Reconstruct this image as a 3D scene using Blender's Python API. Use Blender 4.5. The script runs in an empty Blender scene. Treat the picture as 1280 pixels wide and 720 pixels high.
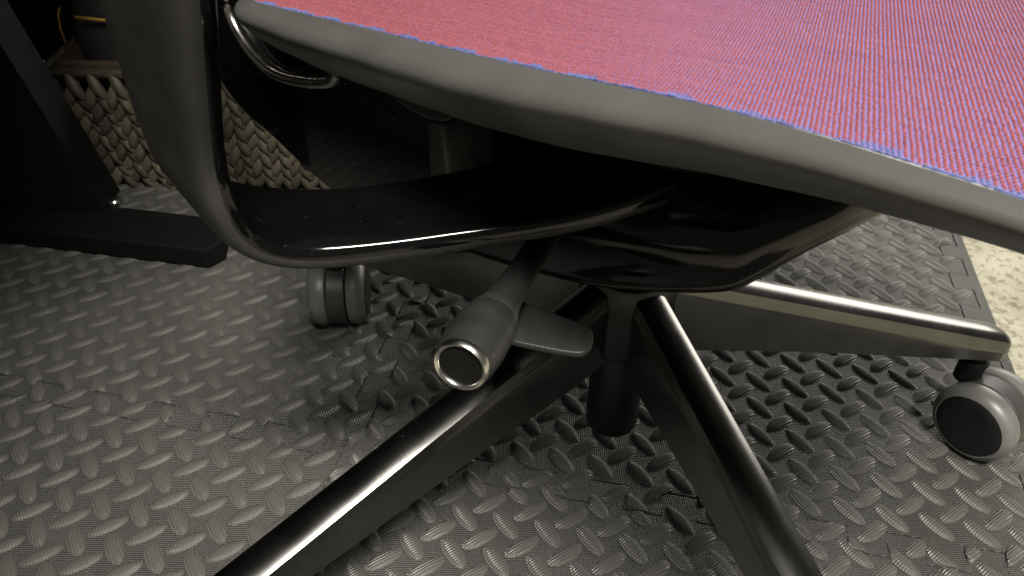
import bpy, bmesh, math, random
from mathutils import Vector, Matrix
from mathutils.geometry import delaunay_2d_cdt
random.seed(7)
R = math.radians
sc = bpy.context.scene
col = sc.collection

# ------------------------------------------------------------------ camera
CAMZ = .485
PITCH, ROLL, FPX = R(38.412), R(.785), 1003.3
cd = bpy.data.cameras.new('camera'); cam = bpy.data.objects.new('camera', cd); col.objects.link(cam)
fw = Vector((0, math.cos(PITCH), -math.sin(PITCH))); rt = Vector((1, 0, 0)); up = rt.cross(fw)
r2 = rt*math.cos(ROLL)+up*math.sin(ROLL); u2 = up*math.cos(ROLL)-rt*math.sin(ROLL)
m = Matrix((r2, u2, -fw)).transposed().to_4x4(); m.translation = (0, 0, CAMZ); cam.matrix_world = m
cd.sensor_width = 36; cd.lens = FPX/1280*36; cd.clip_start = .01; cd.clip_end = 50
cd.dof.use_dof = True; cd.dof.focus_distance = .46; cd.dof.aperture_fstop = 40.0
sc.camera = cam

# ------------------------------------------------------------------ light
w = bpy.data.worlds.new('World'); sc.world = w; w.use_nodes = True
bg = w.node_tree.nodes['Background']; bg.inputs[0].default_value = (1.0, .96, .89, 1); bg.inputs[1].default_value = .10
def area(name, loc, aim, sx, sy, watt, colr):
    l = bpy.data.lights.new(name, 'AREA'); l.shape = 'RECTANGLE'; l.size = sx; l.size_y = sy; l.energy = watt; l.color = colr
    o = bpy.data.objects.new(name, l); col.objects.link(o); o.location = loc
    o.rotation_euler = (Vector(aim)-Vector(loc)).to_track_quat('-Z', 'Y').to_euler(); return o
area('ceiling_lamp', (.32, -.75, 2.25), (.0, .45, 0), .7, .35, 142, (1, .957, .87))
area('added_side_light', (2.15, 2.9, 1.15), (.2, .5, .15), 1.9, 1.1, 50, (1, .955, .86))  # unseen low light added for the silver reflection on the right leg
sc.view_settings.view_transform = 'Standard'; sc.view_settings.look = 'None'
sc.view_settings.exposure = .15; sc.view_settings.gamma = 1
sc.render.engine = 'CYCLES'

# ------------------------------------------------------------------ helpers
def tag(o, label=None, cat=None, group=None, kind=None):
    for k, v in (('label', label), ('category', cat), ('group', group), ('kind', kind)):
        if v: o[k] = v
    return o
def link(name, me, parent=None, mats=()):
    for mm in mats:
        if mm.name not in [x.name for x in me.materials]: me.materials.append(mm)
    o = bpy.data.objects.new(name, me); col.objects.link(o)
    if parent: o.parent = parent
    return o
def empty(name, loc=(0, 0, 0), rz=0, parent=None):
    o = bpy.data.objects.new(name, None); col.objects.link(o); o.location = loc; o.rotation_euler = (0, 0, rz)
    o.empty_display_size = .05
    if parent: o.parent = parent
    return o
def from_py(name, V, F, smooth=True, mi=None, uv=None, angle=None):
    me = bpy.data.meshes.new(name); me.from_pydata([tuple(v) for v in V], [], F); me.update()
    if mi:
        for p, i in zip(me.polygons, mi): p.material_index = i
    if uv:
        l = me.uv_layers.new(name='UVMap')
        for lp in me.loops: l.data[lp.index].uv = uv[lp.vertex_index]
    bm = bmesh.new(); bm.from_mesh(me); bmesh.ops.recalc_face_normals(bm, faces=bm.faces); bm.to_mesh(me); bm.free()
    for p in me.polygons: p.use_smooth = smooth
    if angle is not None:
        me.set_sharp_from_angle(angle=R(angle))
    return me
def loft(rings, closed_ring=True, caps=True):
    n = len(rings[0]); V = [p for r in rings for p in r]; F = []
    for i in range(len(rings)-1):
        for j in range(n if closed_ring else n-1):
            k = (j+1) % n; F.append((i*n+j, i*n+k, (i+1)*n+k, (i+1)*n+j))
    if caps and closed_ring:
        F.append(tuple(range(n))[::-1]); F.append(tuple((len(rings)-1)*n+j for j in range(n)))
    return V, F
def lathe(prof, axis_o=(0, 0, 0), seg=32):          # prof: (r, z) about local z
    rings = [[(axis_o[0]+r*math.cos(2*math.pi*j/seg), axis_o[1]+r*math.sin(2*math.pi*j/seg), axis_o[2]+z) for j in range(seg)] for r, z in prof]
    return loft(rings)
def cr(P, n):                                         # Catmull-Rom through tuples
    out = []
    for i in range(len(P)-1):
        a, b, c, d = P[max(i-1, 0)], P[i], P[i+1], P[min(i+2, len(P)-1)]
        for k in range(n):
            t = k/n
            out.append(tuple(.5*(2*b[q]+(c[q]-a[q])*t+(2*a[q]-5*b[q]+4*c[q]-d[q])*t*t+(3*b[q]-a[q]-3*c[q]+d[q])*t**3) for q in range(len(b))))
    out.append(tuple(P[-1])); return out
def interp(T, x):
    if x <= T[0][0]: return T[0][1]
    for (a, b), (c, d) in zip(T, T[1:]):
        if x <= c: return b+(d-b)*(x-a)/(c-a)
    return T[-1][1]
def prism(name, poly, y0, y1, bev, seg=3):            # polygon in (x, z), from Yc=y0 to y1 (chair frame, camera side positive)
    bm = bmesh.new(); vs = [bm.verts.new((x, -y0, z)) for x, z in poly]; f = bm.faces.new(vs)
    g = bmesh.ops.extrude_face_region(bm, geom=[f]); vv = [e for e in g['geom'] if isinstance(e, bmesh.types.BMVert)]
    bmesh.ops.translate(bm, verts=vv, vec=(0, -(y1-y0), 0))
    bmesh.ops.recalc_face_normals(bm, faces=bm.faces)
    if bev: bmesh.ops.bevel(bm, geom=[e for e in bm.edges], offset=bev, segments=seg, profile=.5, affect='EDGES', clamp_overlap=True)
    me = bpy.data.meshes.new(name); bm.to_mesh(me); bm.free()
    for p in me.polygons: p.use_smooth = True
    me.set_sharp_from_angle(angle=R(40)); return me
def box_mesh(name, x0, x1, y0, y1, z0, z1, bev=.002):
    bm = bmesh.new(); bmesh.ops.create_cube(bm, size=1)
    for v in bm.verts: v.co = ((x0+x1)/2+v.co.x*(x1-x0), (y0+y1)/2+v.co.y*(y1-y0), (z0+z1)/2+v.co.z*(z1-z0))
    if bev: bmesh.ops.bevel(bm, geom=list(bm.edges), offset=bev, segments=2, profile=.5, affect='EDGES')
    me = bpy.data.meshes.new(name); bm.to_mesh(me); bm.free()
    for p in me.polygons: p.use_smooth = True
    me.set_sharp_from_angle(angle=R(40)); return me
def tube(path, r, seg=8):
    rings = []
    for i, p in enumerate(path):
        a = Vector(path[max(i-1, 0)]); b = Vector(path[min(i+1, len(path)-1)]); t = (b-a).normalized()
        s = t.cross(Vector((0, 0, 1)));  s = s.normalized() if s.length > 1e-4 else Vector((1, 0, 0)); n = s.cross(t)
        rings.append([tuple(Vector(p)+s*r*math.cos(2*math.pi*k/seg)+n*r*math.sin(2*math.pi*k/seg)) for k in range(seg)])
    return loft(rings)

# ------------------------------------------------------------------ materials
def new_mat(name):
    mt = bpy.data.materials.new(name); mt.use_nodes = True
    return mt, mt.node_tree.nodes, mt.node_tree.links, mt.node_tree.nodes['Principled BSDF']
def N(nodes, typ, **kw):
    n = nodes.new(typ)
    for k, v in kw.items():
        if k.startswith('i_'):
            key = k[2:]; n.inputs[int(key) if key.isdigit() else key].default_value = v
        else: setattr(n, k, v)
    return n
def ramp(nodes, a, b, ca=(0, 0, 0, 1), cb=(1, 1, 1, 1)):
    n = nodes.new('ShaderNodeValToRGB'); n.color_ramp.elements[0].position = a; n.color_ramp.elements[1].position = b
    n.color_ramp.elements[0].color = ca; n.color_ramp.elements[1].color = cb; return n
def plain(name, c, rough, metal=0, var=.15, nscale=60, bump=0, bscale=400, coat=0, spec=.5, dust=0, rvar=.1, ior=None):
    mt, nd, lk, b = new_mat(name)
    tc = N(nd, 'ShaderNodeTexCoord'); no = N(nd, 'ShaderNodeTexNoise', i_Scale=nscale, i_Detail=5.0)
    lk.new(tc.outputs['Object'], no.inputs['Vector'])
    rp = ramp(nd, .3, .7, tuple(x*(1-var) for x in c)+(1,), tuple(min(1, x*(1+var)) for x in c)+(1,)); lk.new(no.outputs['Fac'], rp.inputs[0])
    outc = rp.outputs[0]
    rr = N(nd, 'ShaderNodeMapRange'); rr.inputs['To Min'].default_value = max(.02, rough-rvar); rr.inputs['To Max'].default_value = rough+rvar
    lk.new(no.outputs['Fac'], rr.inputs['Value']); outr = rr.outputs[0]
    if dust:
        vo = N(nd, 'ShaderNodeTexVoronoi', i_Scale=200.0); lk.new(tc.outputs['Object'], vo.inputs['Vector'])
        n2 = N(nd, 'ShaderNodeTexNoise', i_Scale=45.0, i_Detail=3.0); lk.new(tc.outputs['Object'], n2.inputs['Vector'])
        dr = ramp(nd, .02, .13, (1, 1, 1, 1), (0, 0, 0, 1)); lk.new(vo.outputs['Distance'], dr.inputs[0])
        d2 = ramp(nd, .50, .62); lk.new(n2.outputs['Fac'], d2.inputs[0])
        mu = N(nd, 'ShaderNodeMath', operation='MULTIPLY'); lk.new(dr.outputs[0], mu.inputs[0]); lk.new(d2.outputs[0], mu.inputs[1])
        m3 = N(nd, 'ShaderNodeMath', operation='MULTIPLY'); m3.inputs[1].default_value = dust; lk.new(mu.outputs[0], m3.inputs[0])
        mx = N(nd, 'ShaderNodeMix', data_type='RGBA'); lk.new(m3.outputs[0], mx.inputs['Factor']); lk.new(outc, mx.inputs['A']); mx.inputs['B'].default_value = (.32, .30, .27, 1)
        outc = mx.outputs['Result']
    lk.new(outc, b.inputs['Base Color']); lk.new(outr, b.inputs['Roughness'])
    b.inputs['Metallic'].default_value = metal; b.inputs['Specular IOR Level'].default_value = spec
    if coat: b.inputs['Coat Weight'].default_value = coat; b.inputs['Coat Roughness'].default_value = .04
    if bump:
        nb = N(nd, 'ShaderNodeTexNoise', i_Scale=bscale, i_Detail=3.0); lk.new(tc.outputs['Object'], nb.inputs['Vector'])
        bp = N(nd, 'ShaderNodeBump', i_Strength=bump, i_Distance=.0005); lk.new(nb.outputs['Fac'], bp.inputs['Height']); lk.new(bp.outputs[0], b.inputs['Normal'])
    return mt
M = {}
M['gloss'] = plain('gloss_black_plastic', (.002, .002, .002), .09, dust=.8, rvar=.04, spec=.5, bump=.02, bscale=90)
M['gloss2'] = plain('gloss_black_plastic_clean', (.002, .002, .002), .10, spec=.35, dust=.06, rvar=.04, bump=.03, bscale=60)
M['matte'] = plain('matte_black_plastic', (.016, .0155, .015), .42, bump=.25, bscale=1500, rvar=.06)
M['lever'] = plain('lever_grey_plastic', (.017, .017, .0165), .40, bump=.3, bscale=1600, var=.3, dust=.25)
M['chrome'] = plain('dark_polished_metal', (.15, .148, .143), .26, metal=1, rvar=.08, nscale=35, var=.15, dust=.2)
M['steel'] = plain('black_painted_steel', (.005, .005, .005), .33, bump=.1, bscale=600)
M['ring'] = plain('ring_metal', (.60, .59, .565), .24, metal=1)
M['tyre'] = plain('grey_tyre_rubber', (.11, .109, .103), .42, bump=.1, bscale=900, rvar=.06)
M['cap'] = plain('wheel_cap_black', (.007, .007, .007), .45, spec=.3, bump=.2, bscale=1500)
M['housing'] = plain('caster_housing_grey', (.035, .034, .032), .45, bump=.25, bscale=700, dust=.4)
M['rim'] = plain('seat_edge_grey', (.058, .057, .054), .33, bump=.1, bscale=900, var=.10, nscale=30, rvar=.05)
M['lip_glint'] = plain('lip_glint_metal', (.36, .35, .33), .25, metal=1)  # bright metal standing in for the reflection on the glossy black lip
M['button'] = plain('button_black', (.004, .004, .004), .6, spec=.1)
M['paddle'] = plain('paddle_grey', (.023, .023, .022), .42, bump=.3, bscale=1600, var=.2, dust=.2)
M['bag'] = plain('bag_black_fabric', (.02, .02, .02), .7, bump=.4, bscale=700)
M['yellow'] = plain('yellow_piping', (.55, .33, .06), .5)
M['desk'] = plain('desk_black_metal', (.003, .003, .003), .7, spec=.12, bump=.15, bscale=500)

def mat_rubber():
    mt, nd, lk, b = new_mat('eva_foam_black')
    tc = N(nd, 'ShaderNodeTexCoord')
    no = N(nd, 'ShaderNodeTexNoise', i_Scale=9.0, i_Detail=6.0); lk.new(tc.outputs['Object'], no.inputs['Vector'])
    rp = ramp(nd, .3, .75, (.056, .055, .051, 1), (.094, .091, .084, 1)); lk.new(no.outputs['Fac'], rp.inputs[0])
    # lint and grit
    vo = N(nd, 'ShaderNodeTexVoronoi', i_Scale=60.0); lk.new(tc.outputs['Object'], vo.inputs['Vector'])
    gr = ramp(nd, .018, .04, (1, 1, 1, 1), (0, 0, 0, 1)); lk.new(vo.outputs['Distance'], gr.inputs[0])
    mx = N(nd, 'ShaderNodeMix', data_type='RGBA'); lk.new(gr.outputs[0], mx.inputs['Factor']); lk.new(rp.outputs[0], mx.inputs['A']); mx.inputs['B'].default_value = (.35, .33, .28, 1)
    lk.new(mx.outputs['Result'], b.inputs['Base Color'])
    rr = N(nd, 'ShaderNodeMapRange'); rr.inputs['To Min'].default_value = .28; rr.inputs['To Max'].default_value = .47; lk.new(no.outputs['Fac'], rr.inputs['Value']); lk.new(rr.outputs[0], b.inputs['Roughness'])
    return mt, nd, lk, b, tc
mt, nd, lk, b, tc = mat_rubber(); M['foam'] = mt
sx = N(nd, 'ShaderNodeSeparateXYZ'); lk.new(tc.outputs['Object'], sx.inputs[0])
hs = []
for ax in ('X', 'Y'):
    mu = N(nd, 'ShaderNodeMath', operation='MULTIPLY'); mu.inputs[1].default_value = 2*math.pi/.0016; lk.new(sx.outputs[ax], mu.inputs[0])
    si = N(nd, 'ShaderNodeMath', operation='SINE'); lk.new(mu.outputs[0], si.inputs[0]); hs.append(si)
ad = N(nd, 'ShaderNodeMath', operation='MAXIMUM'); lk.new(hs[0].outputs[0], ad.inputs[0]); lk.new(hs[1].outputs[0], ad.inputs[1])
bp = N(nd, 'ShaderNodeBump', i_Strength=1.0, i_Distance=.0007); lk.new(ad.outputs[0], bp.inputs['Height'])
n3 = N(nd, 'ShaderNodeTexNoise', i_Scale=40.0, i_Detail=4.0); lk.new(tc.outputs['Object'], n3.inputs['Vector'])
bp2 = N(nd, 'ShaderNodeBump', i_Strength=.5, i_Distance=.0015); lk.new(n3.outputs['Fac'], bp2.inputs['Height']); lk.new(bp.outputs[0], bp2.inputs['Normal'])
lk.new(bp2.outputs[0], b.inputs['Normal'])
mt, nd, lk, b, tc = mat_rubber(); M['tread'] = mt; mt.name = 'eva_foam_tread'
uvn = N(nd, 'ShaderNodeUVMap'); sx = N(nd, 'ShaderNodeSeparateXYZ'); lk.new(uvn.outputs[0], sx.inputs[0])
mu = N(nd, 'ShaderNodeMath', operation='MULTIPLY'); mu.inputs[1].default_value = 2*math.pi/.0019; lk.new(sx.outputs['X'], mu.inputs[0])
si = N(nd, 'ShaderNodeMath', operation='SINE'); lk.new(mu.outputs[0], si.inputs[0])
bp = N(nd, 'ShaderNodeBump', i_Strength=.7, i_Distance=.0004); lk.new(si.outputs[0], bp.inputs['Height']); lk.new(bp.outputs[0], b.inputs['Normal'])

mt, nd, lk, b = new_mat('concrete'); M['concrete'] = mt
tc = N(nd, 'ShaderNodeTexCoord')
n1 = N(nd, 'ShaderNodeTexNoise', i_Scale=14.0, i_Detail=8.0, i_Roughness=.7); n2 = N(nd, 'ShaderNodeTexNoise', i_Scale=130.0, i_Detail=4.0)
for n in (n1, n2): lk.new(tc.outputs['Object'], n.inputs['Vector'])
r1 = ramp(nd, .35, .68, (.24, .225, .165, 1), (.38, .36, .28, 1)); lk.new(n1.outputs['Fac'], r1.inputs[0])
r2_ = ramp(nd, .36, .50, (.42, .38, .28, 1), (1, 1, 1, 1)); lk.new(n2.outputs['Fac'], r2_.inputs[0])
mx = N(nd, 'ShaderNodeMix', data_type='RGBA', blend_type='MULTIPLY'); mx.inputs['Factor'].default_value = .75
lk.new(r1.outputs[0], mx.inputs['A']); lk.new(r2_.outputs[0], mx.inputs['B']); lk.new(mx.outputs['Result'], b.inputs['Base Color'])
b.inputs['Roughness'].default_value = .7
bp = N(nd, 'ShaderNodeBump', i_Strength=.5, i_Distance=.002); lk.new(n2.outputs['Fac'], bp.inputs['Height']); lk.new(bp.outputs[0], b.inputs['Normal'])

# woven seat fabric: lilac sheet carrying raised red (at the hem blue) knots
mt, nd, lk, b = new_mat('woven_ground'); M['fabric'] = mt
uvn = N(nd, 'ShaderNodeUVMap'); mp = N(nd, 'ShaderNodeMapping'); mp.inputs['Scale'].default_value = (14, 900, 1); mp.inputs['Rotation'].default_value = (0, 0, R(6)); lk.new(uvn.outputs[0], mp.inputs[0])
ns = N(nd, 'ShaderNodeTexNoise', i_Scale=1.0, i_Detail=2.0); lk.new(mp.outputs[0], ns.inputs['Vector'])
sr = ramp(nd, .35, .70, (.105, .072, .20, 1), (.175, .125, .28, 1)); lk.new(ns.outputs['Fac'], sr.inputs[0]); lk.new(sr.outputs[0], b.inputs['Base Color'])
b.inputs['Roughness'].default_value = .7; b.inputs['Specular IOR Level'].default_value = .2
n2 = N(nd, 'ShaderNodeTexNoise', i_Scale=1500.0); lk.new(uvn.outputs[0], n2.inputs['Vector'])
bp = N(nd, 'ShaderNodeBump', i_Strength=.4, i_Distance=.0004); lk.new(n2.outputs['Fac'], bp.inputs['Height']); lk.new(bp.outputs[0], b.inputs['Normal'])
def yarn(name, dark, light):
    mt, nd, lk, b = new_mat(name); uvn = N(nd, 'ShaderNodeUVMap')
    n1 = N(nd, 'ShaderNodeTexNoise', i_Scale=420.0, i_Detail=2.0); lk.new(uvn.outputs[0], n1.inputs['Vector'])
    mp = N(nd, 'ShaderNodeMapping'); mp.inputs['Scale'].default_value = (9, 520, 1); mp.inputs['Rotation'].default_value = (0, 0, R(6)); lk.new(uvn.outputs[0], mp.inputs[0])
    n2 = N(nd, 'ShaderNodeTexNoise', i_Scale=1.0, i_Detail=2.0); lk.new(mp.outputs[0], n2.inputs['Vector'])
    av = N(nd, 'ShaderNodeMath', operation='ADD'); lk.new(n1.outputs['Fac'], av.inputs[0]); lk.new(n2.outputs['Fac'], av.inputs[1])
    hf = N(nd, 'ShaderNodeMath', operation='MULTIPLY'); hf.inputs[1].default_value = .5; lk.new(av.outputs[0], hf.inputs[0])
    rp = ramp(nd, .36, .66, dark, light); lk.new(hf.outputs[0], rp.inputs[0]); lk.new(rp.outputs[0], b.inputs['Base Color'])
    b.inputs['Roughness'].default_value = .6; b.inputs['Specular IOR Level'].default_value = .25; b.inputs['Sheen Weight'].default_value = .1; return mt
M['red_yarn'] = yarn('red_yarn', (.115, .017, .024, 1), (.195, .042, .050, 1))
M['blue_yarn'] = yarn('blue_yarn', (.028, .035, .12, 1), (.07, .09, .23, 1))

# woven basket strand
mt, nd, lk, b = new_mat('dried_grass_strand'); M['strand'] = mt
tc = N(nd, 'ShaderNodeTexCoord'); oi = N(nd, 'ShaderNodeObjectInfo')
mp = N(nd, 'ShaderNodeMapping'); mp.inputs['Scale'].default_value = (90, 900, 300); lk.new(tc.outputs['Object'], mp.inputs[0])
no = N(nd, 'ShaderNodeTexNoise', i_Scale=1.0, i_Detail=4.0); lk.new(mp.outputs[0], no.inputs['Vector'])
rp = ramp(nd, .3, .75, (.038, .031, .022, 1), (.118, .098, .070, 1)); lk.new(no.outputs['Fac'], rp.inputs[0])
hv = N(nd, 'ShaderNodeHueSaturation'); lk.new(rp.outputs[0], hv.inputs['Color'])
vr = N(nd, 'ShaderNodeMapRange'); vr.inputs['To Min'].default_value = .6; vr.inputs['To Max'].default_value = 1.35; lk.new(oi.outputs['Random'], vr.inputs['Value']); lk.new(vr.outputs[0], hv.inputs['Value'])
lk.new(hv.outputs[0], b.inputs['Base Color']); b.inputs['Roughness'].default_value = .55
bp = N(nd, 'ShaderNodeBump', i_Strength=.6, i_Distance=.0008); lk.new(no.outputs['Fac'], bp.inputs['Height']); lk.new(bp.outputs[0], b.inputs['Normal'])

# ------------------------------------------------------------------ floor
fl = link('floor', from_py('floor', [(-6, -3, -.012), (6, -3, -.012), (6, 8, -.012), (-6, 8, -.012)], [(0, 1, 2, 3)]), mats=[M['concrete']])
tag(fl, 'bare yellowish concrete floor under and beside the foam mats', None, None, 'structure')

# ------------------------------------------------------------------ foam mat tiles with raised treads
A = .030113; AL = -.2038; MO = Vector((-.25078, .55992))
UX = Vector((math.cos(AL), math.sin(AL))); VX = Vector((math.sin(AL), -math.cos(AL)))
def mat_w(s, t): p = MO+UX*(s*A)+VX*(t*A); return p
TOPZ = 0.0; PER = 1.73; SV0, SV1 = 4.65, 5.31; TH0, TH1 = 3.68, 4.38; SE0, SE1 = 21.86, 22.46; SZ = 17.2
def tooth_seq(lo, hi, c0, c1, ph):
    mid = (c0+c1)/2; d = .035; k = math.ceil((lo+1.0-ph)/PER); x = ph+k*PER
    pts = [(lo, mid), (x-PER*.25, mid)]
    first = True
    while True:
        pts += [(x-PER*.25-d, c1), (x+PER*.25+d, c1)]
        if x+PER*1.25 > hi-.4:
            pts += [(x+PER*.25, mid), (hi, mid)]; break
        pts += [(x+PER*.25-d, c0), (x+PER*.75+d, c0)]; x += PER
    return pts
def gapped(path, c0, c1, g_tip, side):
    """keep the tooth tips short by g_tip on one side so a dark slit is left at the tips"""
    return [(a_, c_+side*(g_tip if abs(c_-(c0+c1)/2) > .1 else .003)) for a_, c_ in path]
smin, smax, tmin, tmax = (SV0+SV1)/2-SZ, (SE0+SE1)/2, (TH0+TH1)/2-SZ, (TH0+TH1)/2+SZ
smid, tmid = (SV0+SV1)/2, (TH0+TH1)/2
def vpath(lo, hi, c0, c1, ph, side): return [(c_, a_) for a_, c_ in gapped(tooth_seq(lo, hi, c0, c1, ph), c0, c1, .013, side)]
def hpath(lo, hi, ph, side): return gapped(tooth_seq(lo, hi, TH0, TH1, ph), TH0, TH1, .013, side)
VPH_A, VPH_B, HPH, EPH = 1.10, 6.1, .55, -7.9
def outline(tile):
    if tile == 'T1': return [(smin, tmin)]+vpath(tmin, tmid, SV0, SV1, VPH_A, -1)+list(reversed(hpath(smin, smid, HPH, -1)))
    if tile == 'T2': return list(reversed(vpath(tmin, tmid, SV0, SV1, VPH_A, 1)))+vpath(tmin, tmid, SE0, SE1, EPH, -1)+list(reversed(hpath(smid, smax, HPH, -1)))
    if tile == 'T3': return hpath(smin, smid, HPH, 1)+vpath(tmid, tmax, SV0, SV1, VPH_B, -1)+[(smin, tmax)]
    if tile == 'T4': return hpath(smid, smax, HPH, 1)+vpath(tmid, tmax, SE0, SE1, VPH_B, -1)+list(reversed(vpath(tmid, tmax, SV0, SV1, VPH_B, 1)))
    if tile == 'E2': return list(reversed(vpath(tmin, tmid, SE0, SE1, EPH, 1)))+[(22.76, tmin), (22.76, tmid)]
    if tile == 'E4': return list(reversed(vpath(tmid+.01, tmax, SE0, SE1, VPH_B, 1)))+[(22.76, tmid+.01), (22.76, tmax)]
    if tile == 'T5': return [(smin-SZ, tmin), (smin-.02, tmin), (smin-.02, tmid), (smin-SZ, tmid)]
def dedupe(P):
    out = []
    for p in P:
        if not out or (abs(p[0]-out[-1][0])+abs(p[1]-out[-1][1])) > .004: out.append(p)
    if abs(out[0][0]-out[-1][0])+abs(out[0][1]-out[-1][1]) < .004: out.pop()
    return out
def tile_mesh(name, poly):
    bm = bmesh.new(); n = len(poly); W = [mat_w(*p) for p in poly]
    ar = sum(W[i].x*W[(i+1) % n].y-W[(i+1) % n].x*W[i].y for i in range(n))
    if ar < 0: W.reverse()
    # inset contour for a softly rolled top edge
    ins = []
    for i in range(n):
        p, q, r_ = W[i-1], W[i], W[(i+1) % n]; d1 = (q-p).normalized(); d2 = (r_-q).normalized()
        nn = Vector((-d1.y, d1.x))+Vector((-d2.y, d2.x)); nn = nn.normalized(); k = max(.5, nn.dot(Vector((-d1.y, d1.x))))
        ins.append(nn/k)
    rings = []
    for off, z in ((0, -.012), (0, -.0006), (.0002, -.0002), (.0006, 0)):
        rings.append([bm.verts.new((w_.x+i_.x*off, w_.y+i_.y*off, TOPZ+z)) for w_, i_ in zip(W, ins)])
    for a_, b_ in zip(rings, rings[1:]):
        for j in range(n):
            k = (j+1) % n; bm.faces.new((a_[j], a_[k], b_[k], b_[j]))
    top = rings[-1]; co = [Vector((v.co.x, v.co.y)) for v in top]
    vo, ed, fa, ov, oe, of = delaunay_2d_cdt(co, [], [list(range(n))], 1, 1e-7)
    ref = []
    for i, v in enumerate(vo):
        ref.append(top[ov[i][0]] if ov[i] else bm.verts.new((v.x, v.y, TOPZ)))
    for t_ in fa:
        try: bm.faces.new([ref[i] for i in t_])
        except ValueError: pass
    bmesh.ops.recalc_face_normals(bm, faces=bm.faces)
    me = bpy.data.meshes.new(name); bm.to_mesh(me); bm.free()
    me.update(); return me
# one tread: an oval bump with a thin moulded flange
HL, HW = .450*A, .168*A
def tread_geo():
    V, F, UV = [], [], []; S = 14
    for f_, z in ((1.14, .0), (1.08, .00035), (1.0, .00042), (.90, .0016), (.52, .0025)):
        for j in range(S):
            t = 2*math.pi*j/S; c, s = math.cos(t), math.sin(t)
            x = HL*math.copysign(abs(c)**.92, c); y = HW*math.copysign(abs(s)**1.05, s)
            if f_ > .98: x += (f_-1)*HW*1.3*c; y += (f_-1)*HW*1.3*s; V.append((x, y, z))
            else: V.append((x*f_, y*f_, z))
    V.append((0, 0, .0026)); V = [(x, y, z-.0001) for x, y, z in V]
    for i in range(4):
        for j in range(S): k = (j+1) % S; F.append((i*S+j, i*S+k, (i+1)*S+k, (i+1)*S+j))
    for j in range(S): F.append((4*S+j, 4*S+(j+1) % S, 5*S))
    return V, F, [(v[0], v[1]) for v in V]
TV, TF, TUV = tread_geo()
TUV2 = [(v_, u_) for u_, v_ in TUV]                        # ribs along the tread instead of across it
tread_mes = []
for uvs in (TUV, TUV2):
    tread_me = from_py('tread', TV, TF, uv=uvs); tread_me.materials.append(M['tread']); tread_mes.append(tread_me)
def project(P):
    d = Vector(P)-Vector((0, 0, CAMZ)); z = d.dot(fw)
    return (640+FPX*d.dot(r2)/z, 360-FPX*d.dot(u2)/z, z) if z > .02 else (-9999, -9999, 1)
def inside(poly, s, t):
    c = False; n = len(poly)
    for i in range(n):
        (x1, y1), (x2, y2) = poly[i], poly[(i+1) % n]
        if (y1 > t) != (y2 > t) and s < (x2-x1)*(t-y1)/(y2-y1)+x1: c = not c
    return c
PHASE = {'T1': (0, 0), 'T2': (.006, .74), 'T3': (.49, .5), 'T4': (.05, .92), 'T5': (.3, .2)}
TLAB = {'T1': ('black diamond tread foam mat tile under the far left caster', 'mat'),
        'T2': ('black diamond tread foam mat tile under the gas cylinder and right caster', 'mat'),
        'T3': ('black diamond tread foam mat tile in the bottom left corner of the photo', 'mat'),
        'T4': ('black diamond tread foam mat tile at the bottom, between the two near chair legs', 'mat'),
        'T5': ('dark foam mat tile beyond the black desk foot at the far left', 'mat'),
        'E2': ('narrow black foam edging strip along the bare concrete behind the right caster', 'mat edging'),
        'E4': ('narrow black foam edging strip at the right edge, nearest the camera', 'mat edging')}
def clip_tread(poly, s, t, ang):
    """treads cut by a seam: keep only the vertices inside the tile, pull the others flat onto the cut"""
    ca, sa = math.cos(ang), math.sin(ang); cut = False; V = []
    cin = inside(poly, s, t)
    for x, y, z in TV:
        lx, ly = x*ca-y*sa, x*sa+y*ca                       # world offset
        def stp(f_): 
            d = Vector((lx*f_, ly*f_)); return s+d.dot(UX)/A, t+d.dot(VX)/A
        if inside(poly, *stp(1)): V.append((x, y, z)); continue
        cut = True
        lo, hi = 0.0, 1.0
        for _ in range(9):
            mid_ = (lo+hi)/2
            if inside(poly, *stp(mid_)): lo = mid_
            else: hi = mid_
        V.append((x*lo*.97, y*lo*.97, max(-.0002, z*.9-.0001)))
    return cin, cut, V
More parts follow.
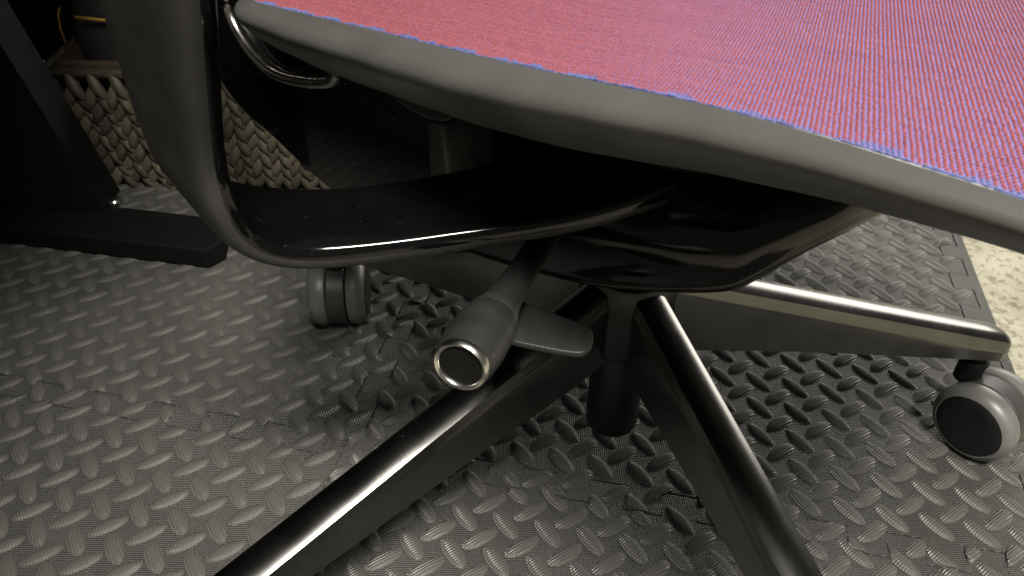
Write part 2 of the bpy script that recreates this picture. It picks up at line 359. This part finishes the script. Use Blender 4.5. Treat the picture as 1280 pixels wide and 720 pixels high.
def build_tile(key):
    poly = dedupe(outline(key))
    lab, cat = TLAB[key]
    o = link('foam_mat_tile' if key[0] == 'T' else 'mat_edging_strip', tile_mesh('foam_mat_tile', poly), mats=[M['foam']])
    tag(o, lab, cat, 'interlocking foam floor mats')
    if key[0] == 'E': return
    ps, pt = PHASE[key]; s0 = min(p[0] for p in poly); s1 = max(p[0] for p in poly); t0 = min(p[1] for p in poly); t1 = max(p[1] for p in poly)
    vis, rest = [], []
    for i in range(int(s0)-2, int(s1)+3):
        for j in range(int(t0)-2, int(t1)+3):
            for typ in (0, 1):
                s = i+ps+.5*typ; t = j+pt+.5*typ
                if not (s0-.5 < s < s1+.5 and t0-.5 < t < t1+.5): continue
                ang = AL+(math.pi/4 if typ == 0 else -math.pi/4)
                cin, cut, V = clip_tread(poly, s, t, ang)
                if not cin: continue
                p = mat_w(s, t); x, y, z = project((p.x, p.y, 0))
                if -25 < x < 1305 and -10 < y < 745: vis.append((z, p, ang, cut, V, (typ+(key in ('T2', 'T4'))) % 2))
                elif -260 < x < 1540 and -60 < y < 1000: rest.append((p, ang, V, (typ+(key in ('T2', 'T4'))) % 2))
    vis.sort(key=lambda q: q[0])
    for k, (z, p, ang, cut, V, rb) in enumerate(vis):
        if k >= 300: rest.append((p, ang, V, rb)); continue
        if cut:
            me = from_py('tread_cut', V, TF, uv=(TUV, TUV2)[rb]); me.materials.append(M['tread'])
        else: me = tread_mes[rb]
        q = bpy.data.objects.new('tread', me); col.objects.link(q); q.parent = o; q.location = (p.x, p.y, TOPZ); q.rotation_euler = (0, 0, ang)
        q.scale = (1, 1, random.uniform(.68, .88))
    if rest:
        V, F, UV = [], [], []
        for p, ang, vv, rb in rest:
            n = len(V); ca, sa = math.cos(ang), math.sin(ang)
            V += [(p.x+x*ca-y*sa, p.y+x*sa+y*ca, z+TOPZ) for x, y, z in vv]; F += [tuple(n+i for i in f) for f in TF]; UV += (TUV, TUV2)[rb]
        q = link('outer_treads', from_py('outer_treads', V, F, uv=UV), o, [M['tread']]); tag(q, kind='stuff')
for key in ('T1', 'T2', 'T3', 'T4', 'T5', 'E2', 'E4'): build_tile(key)

# ------------------------------------------------------------------ the chair
OX, OY, CAZ = .0765, .4166, R(-48)
chair = empty('office_chair', (OX, OY, 0), CAZ)
tag(chair, 'black office chair with red and blue woven seat on a five-legged base', 'chair')
def L(x, yc, z): return (x, -yc, z)

# five-star base
ZH, ZT, RT = .1787, .1005, .276
LW = .87
def leg_mesh():
    prof_n = 9; rings = []
    for r, h, wd in ((.0, .062, .0125), (.02, .062, .0128), (.05, .060, .0130), (.10, .050, .0133), (.16, .040, .0136), (.22, .031, .0140), (.272, .0235, .0143), (.284, .0225, .0140), (.289, .020, .0125), (.291, .016, .0105)):
        zt = ZH+(ZT-ZH)*r/RT; ring = []; wd *= LW
        if r > .285: zt -= (r-.285)*.35
        pts = [(-1.0, -1.0), (-1.04, -.55), (-1.06, -.012/h*1.0)]                    # left side up to the shoulder
        half = [(-1.0, 0.0)]
        out = [(-wd*.80, -h), (-wd*.96, -h+.0015), (-wd*1.03, -h*.55), (-wd*1.06, -.0118), (-wd*1.04, -.0098), (-wd*1.0, -.0088), (-wd*.985, -.0072)]
        for k in range(1, 7):
            t = math.pi*(k/7); out.append((-wd*.985*math.cos(t), -.0072+.0072*math.sin(t)**.6))
        out += [(-x, z) for x, z in reversed(out[:7])]
        for y, z in out: ring.append((r, y, zt+z))
        rings.append(ring)
    V, F = loft(rings); return from_py('leg', V, F, angle=32)
leg_me = leg_mesh()
LEGAZ = (6.0, 75.26, 147.26, -139.6, -70.0)
wheel_az = {6.0: -145, 147.26: 4, 75.26: 60, -139.6: 20, -70.0: -30}
def along(me_prof, name, seg=40): V, F = lathe(me_prof, seg=seg); return from_py(name, V, F, angle=35)
WR = .031
wheel_me = along([(.004, .0), (WR-.003, .0), (WR-.0008, .0012), (WR, .004), (WR, .0085), (WR-.0012, .0125), (WR-.0038, .0152), (WR-.0058, .0163), (WR-.0066, .0155), (.002, .0155)], 'wheel')
cap_me = along([(WR-.0065, .0150), (WR-.0065, .0160), (WR-.0076, .0168), (WR-.014, .0171), (.002, .0172)], 'wheel_cap')
hous_me = None
def housing():
    # drum between the wheels, open at the bottom, with a shoulder that carries the stem
    rings = []
    for y in (-.0078, -.0070, .0070, .0078):
        rr = WR-.0012 if abs(y) < .0075 else WR-.002; ring = []
        for k in range(25):
            t = R(-62)+R(250)*k/24; ring.append((rr*math.cos(t), y, rr*math.sin(t)))
        for k in range(25):
            t = R(188)-R(250)*k/24; ring.append(((rr-.012)*math.cos(t), y, (rr-.012)*math.sin(t)))
        rings.append(ring)
    V, F = loft(rings); me = from_py('caster_housing', V, F, angle=35); return me
hous_me = housing()
axle_me = along([(.006, -.016), (.006, .016)], 'axle', 16)
stem_me = along([(.0095, .0), (.0095, .017), (.0105, .0175), (.0105, .021), (.0075, .0215), (.0075, .034)], 'stem', 24)
CLAB = {6.0: 'twin-wheel caster with grey tyres and black caps at the right', 147.26: 'twin-wheel caster with grey tyres seen from behind the armrest'}
for az in LEGAZ:
    ang = R(az)-CAZ
    lg = link('leg', leg_me, chair, [M['chrome']]); lg.rotation_euler = (0, 0, ang); kx = 1.16 if az < -60 else 1; lg.scale = (kx, 1, 1)
    ct = empty('caster', (RT*kx*math.cos(ang), RT*kx*math.sin(ang), 0), R(wheel_az[az])-R(90)-CAZ, chair)   # local +x = rolling direction, y = axle
    off = (-.024, 0, WR) if az == 6.0 else (.0, 0, WR)
    if az in CLAB: ct['label'] = CLAB[az]
    h = link('housing', hous_me, ct, [M['housing']]); h.location = off
    ax = link('axle', axle_me, ct, [M['cap']]); ax.location = off; ax.rotation_euler = (R(90), 0, 0)
    st_ = link('stem', stem_me, ct, [M['cap']]); st_.location = (0, 0, .0505)
    for sgn in (1, -1):
        wv = link('wheel', wheel_me, ct, [M['tyre']]); wv.location = (off[0], sgn*.0085, off[2]); wv.rotation_euler = (R(-90*sgn), 0, 0)
        cp = link('wheel_cap', cap_me, ct, [M['cap']]); cp.location = wv.location; cp.rotation_euler = wv.rotation_euler
hub_me = along([(.020, .112), (.0290, .114), (.0315, .120), (.0325, .150), (.0320, .166), (.0290, .1745), (.022, .178), (.010, .179)], 'hub', 40)

gas_me = along([(.004, .0290), (.0165, .0290), (.0188, .0298), (.0194, .0315), (.0196, .09), (.0198, .113), (.0198, .2), (.014, .2), (.014, .30)], 'gas_cylinder', 40)
mt, nd, lk, b = new_mat('scuffed_black_steel'); M['gas'] = mt
tc = N(nd, 'ShaderNodeTexCoord'); n1 = N(nd, 'ShaderNodeTexNoise', i_Scale=70.0, i_Detail=6.0, i_Roughness=.75); lk.new(tc.outputs['Object'], n1.inputs['Vector'])
n2 = N(nd, 'ShaderNodeTexNoise', i_Scale=22.0); lk.new(tc.outputs['Object'], n2.inputs['Vector'])
mu = N(nd, 'ShaderNodeMath', operation='MULTIPLY'); lk.new(n1.outputs['Fac'], mu.inputs[0]); lk.new(n2.outputs['Fac'], mu.inputs[1])
rp = ramp(nd, .375, .41, (.005, .005, .005, 1), (.16, .15, .12, 1)); lk.new(mu.outputs[0], rp.inputs[0]); lk.new(rp.outputs[0], b.inputs['Base Color']); b.inputs['Roughness'].default_value = .34
link('gas_cylinder', gas_me, chair, [M['gas']])
link('hub', hub_me, chair, [M['steel']])

# mechanism housing: a glossy boat-shaped hull under the seat
hull_edge = cr([(-.150, .094, .206), (-.110, .096, .199), (-.0792, .096, .1976), (-.0667, .095, .1984), (-0.0118, 0.0925, 0.2124), (0.0457, 0.0890, 0.2311), (0.0817, 0.0840, 0.2462), (0.1060, 0.0785, 0.2576), (0.1163, 0.0745, 0.2636), (0.1223, 0.0690, 0.2702), (0.1327, 0.0560, 0.2832), (0.1419, 0.0410, 0.2929), (0.1469, 0.0180, 0.2954)], 5)
rings = []
for x, y, z in hull_edge:
    top = max(.334, z+.03); H_ = top-z
    k = min(1, y/.05)
    sec = [(y*.35, z+.006), (y-.010, z+.0015), (y-.003, z-.0012), (y, z), (y+.0012, z+.0018), (y+.0004, z+.0040), (y+.001, z+.0060)]
    for q in (.12, .25, .4, .55, .7, .85, 1.0): sec.append((max(.004, y+.001+k*(.007*math.sin(q*math.pi)-.060*q**1.7)), z+.006+(H_-.006)*q))
    rings.append([L(x, yy, zz) for yy, zz in sec]+[L(x, -yy, zz) for yy, zz in reversed(sec)])
V, F = loft(rings); link('mechanism_housing', from_py('mechanism_housing', V, F, angle=40), chair, [M['gloss2']])

# seat: grey rolled edge ring, woven fabric, glossy shell below
XR, XF, YS, RC = -.150, .30, .165, .030
ZE = [(-.19, .338), (-.155, .343), (-.115, .349), (.0, .367), (.075, .3785), (.137, .390), (.173, .395), (.199, .3975), (.224, .3995), (.26, .400), (.30, .396)]
KH = [(-.16, .020), (-.12, .026), (-.07, .032), (.02, .0335), (.067, .034), (.122, .0275), (.15, .0225), (.175, .0205), (.196, .0180), (.226, .0120), (.30, .010)]
def ze(x):
    return sum(interp(ZE, x+d_) for d_ in (-.03, -.02, -.01, 0, .01, .02, .03))/7
def rr_path():
    P = []                                           # (x, y, nx, ny)
    def seg(a, b, n, nx, ny):
        for i in range(n): P.append((a[0]+(b[0]-a[0])*i/n, a[1]+(b[1]-a[1])*i/n, nx, ny))
    def arc(cx, cy, a0, a1, n):
        for i in range(n):
            t = a0+(a1-a0)*i/n; P.append((cx+RC*math.cos(t), cy+RC*math.sin(t), math.cos(t), math.sin(t)))
    h = math.pi/2
    seg((XR+RC, YS), (XF-RC, YS), 60, 0, 1); arc(XF-RC, YS-RC, h, 0, 8); seg((XF, YS-RC), (XF, -YS+RC), 24, 1, 0); arc(XF-RC, -YS+RC, 0, -h, 8)
    seg((XF-RC, -YS), (XR+RC, -YS), 40, 0, -1); arc(XR+RC, -YS+RC, -h, -2*h, 8); seg((XR, -YS+RC), (XR, YS-RC), 24, -1, 0); arc(XR+RC, YS-RC, 2*h, h, 12)
    return P
RP = rr_path(); rings = []
seat = empty('seat', parent=chair)
for x, y, nx, ny in RP:
    k = sum(interp(KH, x+d_) for d_ in (-.04, -.025, -.012, 0, .012, .025, .04))/7; z0 = ze(x)
    s = .04+.96*min(1, k/.034)
    sec = [(-.012, -.0045), (-.0035, -.0022), (-.0008, -.0016), (.0, .0002), (.0022, .0006), (.0075*s, -.0008*s), (.0118*s, -.0030*s), (.0140*s, -.0058*s), (.0143*s, -.0086*s), (.0128*s, -.0120*s), (.0080*s, -.0180*s), (.0020*s, -.0242*s), (-.0045*s, -.0300*s), (-.0120*s, -.0340*s), (-.024*s, -.0365*s), (-.036, -.0370*s), (-.036, -.020*s)]
    wv = .0002*math.sin(x*70)+.0002*math.sin(x*160+1)
    rings.append([L(x+nx*(o+wv), y+ny*(o+wv), z0+dz) for o, dz in sec])
rings.append(rings[0])
V, F = loft(rings, caps=False)
edge = link('rolled_edge', from_py('rolled_edge', V, F), seat, [M['rim']])
edge['label'] = 'matte grey rolled rim along the seat side'
# woven top: concentric rings
cx, cy = .075, 0; n = len(RP)
fs = [1.0, .985, .965, .94, .91, .88, .85, .82, .79, .76, .73, .70, .66, .62, .58, .54, .5, .45, .4, .33, .25, .15, .07]
def top_z(X, Y):                                     # height of the sheet: slung between the edges
    g_ = 1-(abs(X-cx)/((XF-XR)/2))**2; h_ = 1-(abs(Y)/YS)**2
    return ze(X)-.009*max(0, g_)*max(0, h_)**.9
V, F, UV = [], [], []
for f_ in fs:
    for x, y, nx, ny in RP:
        X = cx+(x-cx)*f_; Y = cy+(y-cy)*f_
        V.append(L(X, Y, top_z(X, Y)-(.0002 if f_ < 1 else 0))); UV.append((X, Y))
for i in range(len(fs)-1):
    for j in range(n): k = (j+1) % n; F.append((i*n+j, i*n+k, (i+1)*n+k, (i+1)*n+j))
F.append(tuple((len(fs)-1)*n+j for j in range(n)))
me = from_py('woven_fabric', V, F, uv=UV)
fb = link('woven_fabric', me, seat, [M['fabric']]); fb['label'] = 'red and lilac blue woven seat fabric with a blue hem'
if sum(p.normal.z for p in me.polygons) < 0: me.flip_normals()
E1 = Vector((math.cos(R(63)), math.sin(R(63)))); E2 = Vector((math.cos(R(-7)), math.sin(R(-7)))); P1, P2 = .00195, .00142
KP = Vector((-E1.y, E1.x))
V, F, UV, MI = [], [], [], []
rk = random.Random(3)
for i in range(-310, 360):
    for j in range(-240, 290):
        q = E1*(i*P1)+E2*(j*P2)+Vector((.03, .0)); X, Y = q.x+rk.uniform(-1, 1)*.00012, q.y+rk.uniform(-1, 1)*.00012
        if not (XR+.001 < X < XF-.002 and -.03 < Y < YS+.0004): continue
        if X < XR+RC and Y > YS-RC and math.hypot(X-XR-RC, Y-YS+RC) > RC: continue
        hem = YS-Y; blue = False
        if hem < .0046:
            blue = math.sin(X*205)+.8*math.sin(X*331+1)+.4*math.sin(X*770)+rk.uniform(-.3, .3)-hem*450 > -1.15
        z0 = top_z(X, Y); a0 = .00066*rk.uniform(.9, 1.1); b0 = .00043*rk.uniform(.9, 1.1); h0 = .00045*rk.uniform(.85, 1.15); n0 = len(V)
        for u_, v_, hh in ((-1, -.55, -.2), (-1, .55, -.2), (-.45, 1, -.2), (.45, 1, -.2), (1, .55, -.2), (1, -.55, -.2), (.45, -1, -.2), (-.45, -1, -.2), (-.5, 0, .85), (0, .45, .9), (.5, 0, .85), (0, -.45, .9)):
            p = Vector((X, Y))+E1*(u_*a0)+KP*(v_*b0); V.append(L(p.x, p.y, z0+hh*h0)); UV.append((X, Y))
        for f in ((0, 1, 8), (1, 2, 9, 8), (2, 3, 9), (3, 4, 10, 9), (4, 5, 10), (5, 6, 11, 10), (6, 7, 11), (7, 0, 8, 11), (8, 9, 10, 11)):
            F.append(tuple(n0+t for t in f)); MI.append(1 if blue else 0)
me = bpy.data.meshes.new('yarn_knots'); me.from_pydata(V, [], F); me.update()
if sum(p.normal.z for p in list(me.polygons)[:200]) < 0: me.flip_normals()
me.polygons.foreach_set('material_index', MI); me.polygons.foreach_set('use_smooth', [True]*len(MI))
uvl = me.uv_layers.new(name='UVMap'); li = [0]*len(me.loops); me.loops.foreach_get('vertex_index', li)
uvl.data.foreach_set('uv', [c_ for k in li for c_ in UV[k]])
me.materials.append(M['red_yarn']); me.materials.append(M['blue_yarn'])
tag(link('yarn_knots', me, fb), kind='stuff')
# hem thread: runs of blue and red yarn along the side edge
V, F, MI = [], [], []; x = XR+RC; isb = True
while x < XF-RC:
    x1 = min(XF-RC, x+rk.uniform(.005, .016) if isb else x+rk.uniform(.004, .009)); m_ = max(3, int((x1-x)/.0012))
    pth = [L(xx, YS+.0004+rk.uniform(-1, 1)*.00022, ze(xx)+.0002+rk.uniform(-1, 1)*.0002) for xx in [x+(x1-x)*k/m_ for k in range(m_+1)]]
    v_, f_ = tube(pth, rk.uniform(.0003, .0006) if isb else .0003, 6); n0 = len(V); V += v_; F += [tuple(n0+t for t in f) for f in f_]; MI += [1]*len(f_)
    x = x1; isb = not isb
me = from_py('hem_thread', V, F, mi=MI, uv=[(v[0], v[1]) for v in V]); me.materials.append(M['red_yarn']); me.materials.append(M['blue_yarn']); link('hem_thread', me, seat)
# under-shell
rings = []
for f_, dz in ((.86, -.020), (.90, -.032), (.86, -.037), (.74, -.040), (.5, -.042)):
    rings.append([L(cx+(x-cx)*f_, y*f_, ze(x)+dz*min(1, interp(KH, x)/.034+.25)) for x, y, nx, ny in RP])
V, F = loft(rings, caps=False); nn = len(RP); F.append(tuple(4*nn+j for j in range(nn)))
link('under_shell', from_py('under_shell', V, F, angle=50), seat, [M['gloss']])
poly = [(p[0], p[1]) for p in cr([(-.228, .345), (-.238, .325), (-.241, .3056), (-.2317, .2917), (-.2139, .2824), (-.1913, .2792), (-.1605, .2844), (-.1265, .2950), (-.095, .310)], 4)]+[(-.09, .328), (-.12, .330), (-.17, .338), (-.20, .350)]
link('rear_shell_lip', prism('rear_shell_lip', poly, .13, -.13, .0045, 4), seat, [M['gloss']])
lip = [L(x, .1315, z) for x, z in cr([(-.226, .350), (-.238, .325), (-.241, .3056), (-.2317, .2917), (-.2139, .2824), (-.1913, .2792), (-.1605, .2844), (-.1265, .2950), (-.114, .303), (-.108, .316), (-.108, .338)], 6)]
V, F = tube(lip, .0036, 10); link('lip_glint_tube', from_py('lip_glint_tube', V, F), seat, [M['lip_glint']])  # added bright tube imitating the reflection along the shell lip
poly = [(p[0], p[1]) for p in cr([(-.082, .318), (-.0689, .3111), (-.0622, .3083), (-.0453, .3067), (-.0289, .3087), (-.0187, .3118), (-.013, .3164), (-.0094, .326)], 3)]+[(-.012, .334), (-.08, .328)]
link('shell_bracket', prism('shell_bracket', poly, .13, .02, .003, 3), seat, [M['gloss']])

# plate that carries the backrest, seen between armrest and seat
poly = cr([(-.40, .285), (-.375, .254), (-.3493, .2346), (-.3245, .2198), (-.2955, .2104), (-.259, .2079), (-.2201, .2023), (-.1782, .1983), (-.1435, .1976), (-.08, .198)], 3)
poly = [(a_-.006, b_-.010) for a_, b_ in poly]+[(-.035, .215), (-.033, .296), (-.10, .312), (-.20, .322), (-.27, .345), (-.33, .42), (-.42, .42), (-.425, .33)]
link('backrest_plate', prism('backrest_plate', poly, .11, .094, .0045, 4), chair, [M['gloss']])
link('backrest_strut', prism('backrest_strut', [(-.046, .258), (-.046, .300), (-.031, .304), (-.028, .262)], .122, .09, .003, 3), chair, [M['lever']])

# armrest: wide band running out from under the seat, bending up beside it
ST = [  # inner edge front (x,y,z), inner edge rear, outward direction (y,z), thickness
    ((.088, .010, .303), (.040, .010, .303), (0, -1), .014),
    ((.0784, .0567, .300), (.0233, .0616, .300), (0, -1), .013),
    ((.0629, .1161, .297), (.0061, .1045, .297), (0, -1), .012),
    ((.0336, .1697, .294), (-.0084, .1370, .294), (.05, -1), .012),
    ((.0136, .2042, .293), (-.0251, .1792, .295), (.2, -1), .012),
    ((.0040, .2234, .2965), (-.0440, .2067, .297), (.5, -.85), .012),
    ((-.0005, .2345, .3050), (-.0600, .2260, .303), (.85, -.5), .012),
    ((-.0010, .2390, .3190), (-.0690, .2350, .316), (1, -.12), .012),
    ((-.0008, .2395, .3391), (-.0730, .2370, .335), (1, 0), .012),
    ((.0121, .2395, .3743), (-.0700, .2375, .368), (1, 0), .013),
    ((.0239, .2395, .4033), (-.0640, .2380, .398), (1, 0), .014),
    ((.036, .2395, .440), (-.056, .2380, .436), (1, 0), .015),
    ((.050, .2395, .490), (-.046, .2380, .490), (1, 0), .016)]
flat = [tuple(a_)+tuple(b_)+tuple(d)+(t,) for a_, b_, d, t in ST]
rings = []; NS = 26
for q in cr(flat, 6):
    F0 = Vector(q[0:3]); B0 = Vector(q[3:6]); d = Vector((0, q[6], q[7])).normalized(); th = q[8]*1.2
    c = (F0+B0)/2; hw = (F0-B0)/2; ring = []
    for k in range(NS):
        t = 2*math.pi*k/NS; cs, sn = math.cos(t), math.sin(t)
        e = .42
        px = math.copysign(abs(cs)**e, cs); py = math.copysign(abs(sn)**(e if sn < 0 else .75), sn)   # inner face flat, outer face rounded
        p = c+hw*px+d*(th/2+th*.5*py)
        ring.append(L(p.x, p.y, p.z))
    rings.append(ring)
V, F = loft(rings); mi = []
for i in range(len(rings)-1):
    for j in range(NS):
        t = 2*math.pi*(j+.5)/NS; mi.append(0 if math.sin(t) < .12 else 1)
mi += [1, 1]
me = from_py('armrest', V, F, mi=mi, angle=60); me.materials.append(M['gloss2']); me.materials.append(M['matte'])
arm = link('armrest', me, chair); arm['label'] = 'black armrest band, glossy inside and matte grey outside'

# height lever with ringed button, and the flat tilt paddle beside it
KN1, KN0 = (.0812, .2012, .272), (.0185, .0920, .2560)
def axis_loft(prof, p0, p1, seg=36):
    p0, p1 = Vector(p0), Vector(p1); ax = (p1-p0).normalized(); s = ax.cross(Vector((0, 0, 1))).normalized(); n_ = s.cross(ax); ln = (p1-p0).length
    rings = [[tuple(p0+ax*(u_*ln)+(s*ra*math.cos(2*math.pi*k/seg)+n_*rb*math.sin(2*math.pi*k/seg))) for k in range(seg)] for u_, ra, rb in prof]
    return loft(rings)
K1 = Vector(L(*KN1)); K0 = Vector(L(*KN0))
ln = (K1-K0).length
prof = [(-.45, .0072, .0055), (0, .0070, .0055), (.35, .0068, .0055), (.55, .0072, .0062), (.66, .0088, .0080), (.735, .0114, .0108), (.74, .0112, .0106), (.745, .0116, .0110), (.82, .0128, .0124), (.90, .0130, .0128), (.97, .0121, .0120), (1.0, .0112, .0112), (1.0, .004, .004)]
V, F = axis_loft(prof, K0, K1); lv = link('height_lever', from_py('height_lever', V, F, angle=40), chair, [M['lever']])
V, F = axis_loft([(.985, .0088, .0088), (1.012, .0088, .0088), (1.018, .0094, .0094), (1.02, .0103, .0103), (1.014, .0110, .0110), (1.0, .0113, .0113), (.99, .0112, .0112)], K0, K1, 40)
link('button_ring', from_py('button_ring', V, F, angle=50), lv, [M['ring']])
V, F = axis_loft([(.98, .0087, .0087), (1.006, .0087, .0087), (1.008, .0080, .0080), (1.004, .004, .004), (1.003, .001, .001)], K0, K1, 40)
link('button', from_py('button', V, F, angle=50), lv, [M['button']])
pp = cr([(.030, .128), (.0394, .1383-.002), (.0500, .1345), (.0635, .1301), (.0740, .1265), (.0800, .1262), (.0860, .1318), (.0882, .1375), (.0860, .1425), (.0740, .1510), (.0602, .1591), (.052, .160), (.035, .15)], 4)
bm = bmesh.new(); f = bm.faces.new([bm.verts.new((x, -y, .2455)) for x, y in pp])
g = bmesh.ops.extrude_face_region(bm, geom=[f]); bmesh.ops.translate(bm, verts=[e for e in g['geom'] if isinstance(e, bmesh.types.BMVert)], vec=(0, 0, -.0032))
bmesh.ops.recalc_face_normals(bm, faces=bm.faces)
bmesh.ops.bevel(bm, geom=[e for e in bm.edges if len(e.link_faces) == 2 and e.calc_face_angle() > 1.0], offset=.0008, segments=2, profile=.5, affect='EDGES')
me = bpy.data.meshes.new('tilt_paddle'); bm.to_mesh(me); bm.free()
for p in me.polygons: p.use_smooth = True
me.set_sharp_from_angle(angle=R(50)); link('tilt_paddle', me, chair, [M['paddle']])

# ------------------------------------------------------------------ desk frame at the far left
desk = empty('desk', (-.42, .69, 0))
tag(desk, 'black desk frame with a flat foot on the mat, left of the armrest', 'desk')
def dl(me): 
    for v in me.vertices: v.co -= Vector((-.42, .69, 0))
    return me
fm = from_py('foot', [], []) if False else None
bm = bmesh.new()
P0 = [(-.80, .719), (-.301, .634), (-.288, .650), (-.296, .690), (-.80, .776)]
f = bm.faces.new([bm.verts.new((x, y, .002)) for x, y in P0]); g = bmesh.ops.extrude_face_region(bm, geom=[f]); bmesh.ops.translate(bm, verts=[e for e in g['geom'] if isinstance(e, bmesh.types.BMVert)], vec=(0, 0, .022))
bmesh.ops.recalc_face_normals(bm, faces=bm.faces); bmesh.ops.bevel(bm, geom=list(bm.edges), offset=.002, segments=2, profile=.5, affect='EDGES')
me = bpy.data.meshes.new('foot'); bm.to_mesh(me); bm.free(); link('foot', dl(me), desk, [M['desk']])
V, F = loft([[(-.520, .70, .024), (-.425, .70, .024), (-.425, .742, .024), (-.520, .742, .024)], [(-.575, .70, .25), (-.475, .70, .25), (-.475, .742, .25), (-.575, .742, .25)], [(-.67, .70, .70), (-.57, .70, .70), (-.57, .742, .70), (-.67, .742, .70)]])
link('upright', dl(from_py('upright', V, F, angle=30)), desk, [M['desk']])
link('unseen_tabletop', dl(box_mesh('unseen_tabletop', -1.9, -.18, -.15, 1.25, .70, .725, .003)), desk, [M['desk']])  # out of view, added and sized to shade the far left floor and basket
link('added_dark_panel', dl(box_mesh('added_dark_panel', -1.9, -.30, 1.14, 1.16, .0, .70, .002)), desk, [M['desk']])  # black sheet added to keep the space behind the basket dark
V, F = lathe([(.0065, 0), (.0065, .004), (.005, .006), (.001, .006)], (-.42, .715, .024), 12); link('bolt', dl(from_py('bolt', V, F, angle=30)), desk, [M['ring']])

# ------------------------------------------------------------------ woven basket and the bag in it
bk = empty('woven_basket', (-.30, .79, 0), R(-1.5))
tag(bk, 'braided dried-grass basket standing behind the armrest', 'basket')
BW, BH, BD = .19, .142, .24; TAP = .84
def wall_pt(u, v): return (u*(TAP+(1-TAP)*v/BH), -.012*(v/BH), v)     # front wall (u along, v up), leaning out
V = [(-BW*TAP, .012, .004), (BW*TAP, .012, .004), (BW*TAP, BD, .004), (-BW*TAP, BD, .004), (-BW, .004, BH), (BW, .004, BH), (BW, BD+.02, BH), (-BW, BD+.02, BH),
     (-BW+.012, .016, BH), (BW-.012, .016, BH), (BW-.012, BD+.008, BH), (-BW+.012, BD+.008, BH), (-BW*TAP+.01, .022, .012), (BW*TAP-.01, .022, .012), (BW*TAP-.01, BD-.01, .012), (-BW*TAP+.01, BD-.01, .012)]
F = [(0, 1, 5, 4), (1, 2, 6, 5), (2, 3, 7, 6), (3, 0, 4, 7), (4, 5, 9, 8), (5, 6, 10, 9), (6, 7, 11, 10), (7, 4, 8, 11), (8, 9, 13, 12), (9, 10, 14, 13), (10, 11, 15, 14), (11, 8, 12, 15), (12, 13, 14, 15), (0, 3, 2, 1)]
link('liner', from_py('liner', V, F, smooth=False), bk, [plain('basket_core', (.06, .045, .03), .8)])
# one strand: a plump curved leaf
def strand_geo():
    V, F = [], []; S = 8; sec = ((-.5, .25), (-.36, .8), (-.1, 1.0), (.16, .9), (.38, .6), (.5, .15))
    for u_, k in sec:
        bend = .0016*(1-(2*u_)**2)
        for j in range(S):
            t = 2*math.pi*j/S; V.append((u_*.036, .0068*k*math.cos(t), bend*1.3+.0050*k*math.sin(t)))
    for i in range(len(sec)-1):
        for j in range(S): q = (j+1) % S; F.append((i*S+j, i*S+q, (i+1)*S+q, (i+1)*S+j))
    return V, F
SV, SF = strand_geo(); strand_me = from_py('strand', SV, SF); strand_me.materials.append(M['strand'])
NC = 16; NR = 8; cw_ = 2*BW/NC
def put(o, u, v, side, rnd):
    p = wall_pt(u, v); o.location = (p[0], p[1]-.001+.0015*rnd, p[2])
    # local x = strand length (up and outwards), local z = out of the wall (-y)
    a_ = R(90)-side*R(27+9*rnd)
    xa = Vector((math.cos(a_), .10, math.sin(a_))).normalized(); za = Vector((0, -1, 0)); ya = za.cross(xa).normalized(); za = xa.cross(ya)
    o.rotation_euler = Matrix((xa, ya, za)).transposed().to_euler()
    o.scale = (1+.12*rnd, 1+.1*rnd, 1)
cnt = 0
for c_ in range(NC):
    for r_ in range(NR):
        for side in (-1, 1):
            u = -BW+(c_+.5)*cw_+side*cw_*.25; v = .012+(r_+(.5 if side > 0 else 0)*.6)*(BH-.012)/NR
            if v > BH-.012: continue
            o = bpy.data.objects.new('strand', strand_me); col.objects.link(o); o.parent = bk; put(o, u, v, side, random.uniform(-1, 1))
# side walls: the same braid, joined
V, F = [], []
for sgn in (-1, 1):
    for c_ in range(9):
        for r_ in range(NR):
            for side in (-1, 1):
                v = .012+(r_+(.3 if side > 0 else 0))*(BH-.012)/NR; yy = .012+(c_+.5)*(BD-.012)/9+side*.006
                xx = sgn*(BW*(TAP+(1-TAP)*v/BH)); a_ = R(90)-side*R(27); n = len(V)
                for x, y, z in SV:
                    V.append((xx+sgn*z, yy+(x*math.cos(a_)-y*math.sin(a_)), v+(x*math.sin(a_)+y*math.cos(a_))))
                F += [tuple(n+i for i in f) for f in SF]
tag(link('side_strands', from_py('side_strands', V, F), bk, [M['strand']]), kind='stuff')
# rim roll
path = [(-BW, -.008, BH-.004), (0, -.009, BH-.003), (BW, -.008, BH-.004), (BW+.004, BD*.5, BH-.003), (BW, BD+.02, BH-.004), (0, BD+.022, BH-.003), (-BW, BD+.02, BH-.004), (-BW-.004, BD*.5, BH-.003), (-BW, -.008, BH-.004)]
V, F = tube(path, .0058, 8); link('rim', from_py('rim', V, F), bk, [M['strand']])

bag = empty('bag', (-.40, .90, .013)); tag(bag, 'black bag with yellow piping inside the braided basket', 'bag')
rings = []
for z, s in ((0, .86), (.02, .97), (.09, 1.0), (.15, .98), (.185, .9), (.198, .7), (.200, .3)):
    rings.append([(.085*s*math.copysign(abs(math.cos(t))**.5, math.cos(t)), .07*s*math.copysign(abs(math.sin(t))**.5, math.sin(t)), z) for t in [2*math.pi*k/28 for k in range(28)]])
V, F = loft(rings); link('body', from_py('body', V, F), bag, [M['bag']])
V, F = tube([(-.060, -.0712, .168), (-.03, -.0725, .1655), (.0, -.073, .163), (.05, -.0725, .160), (.075, -.068, .159)], .0018); link('piping', from_py('piping', V, F), bag, [M['yellow']])
V, F = tube([(-.087, -.058, .135), (-.0885, -.056, .15), (-.086, -.055, .165), (-.082, -.056, .172)], .0014); link('piping', from_py('piping', V, F), bag, [M['yellow']])
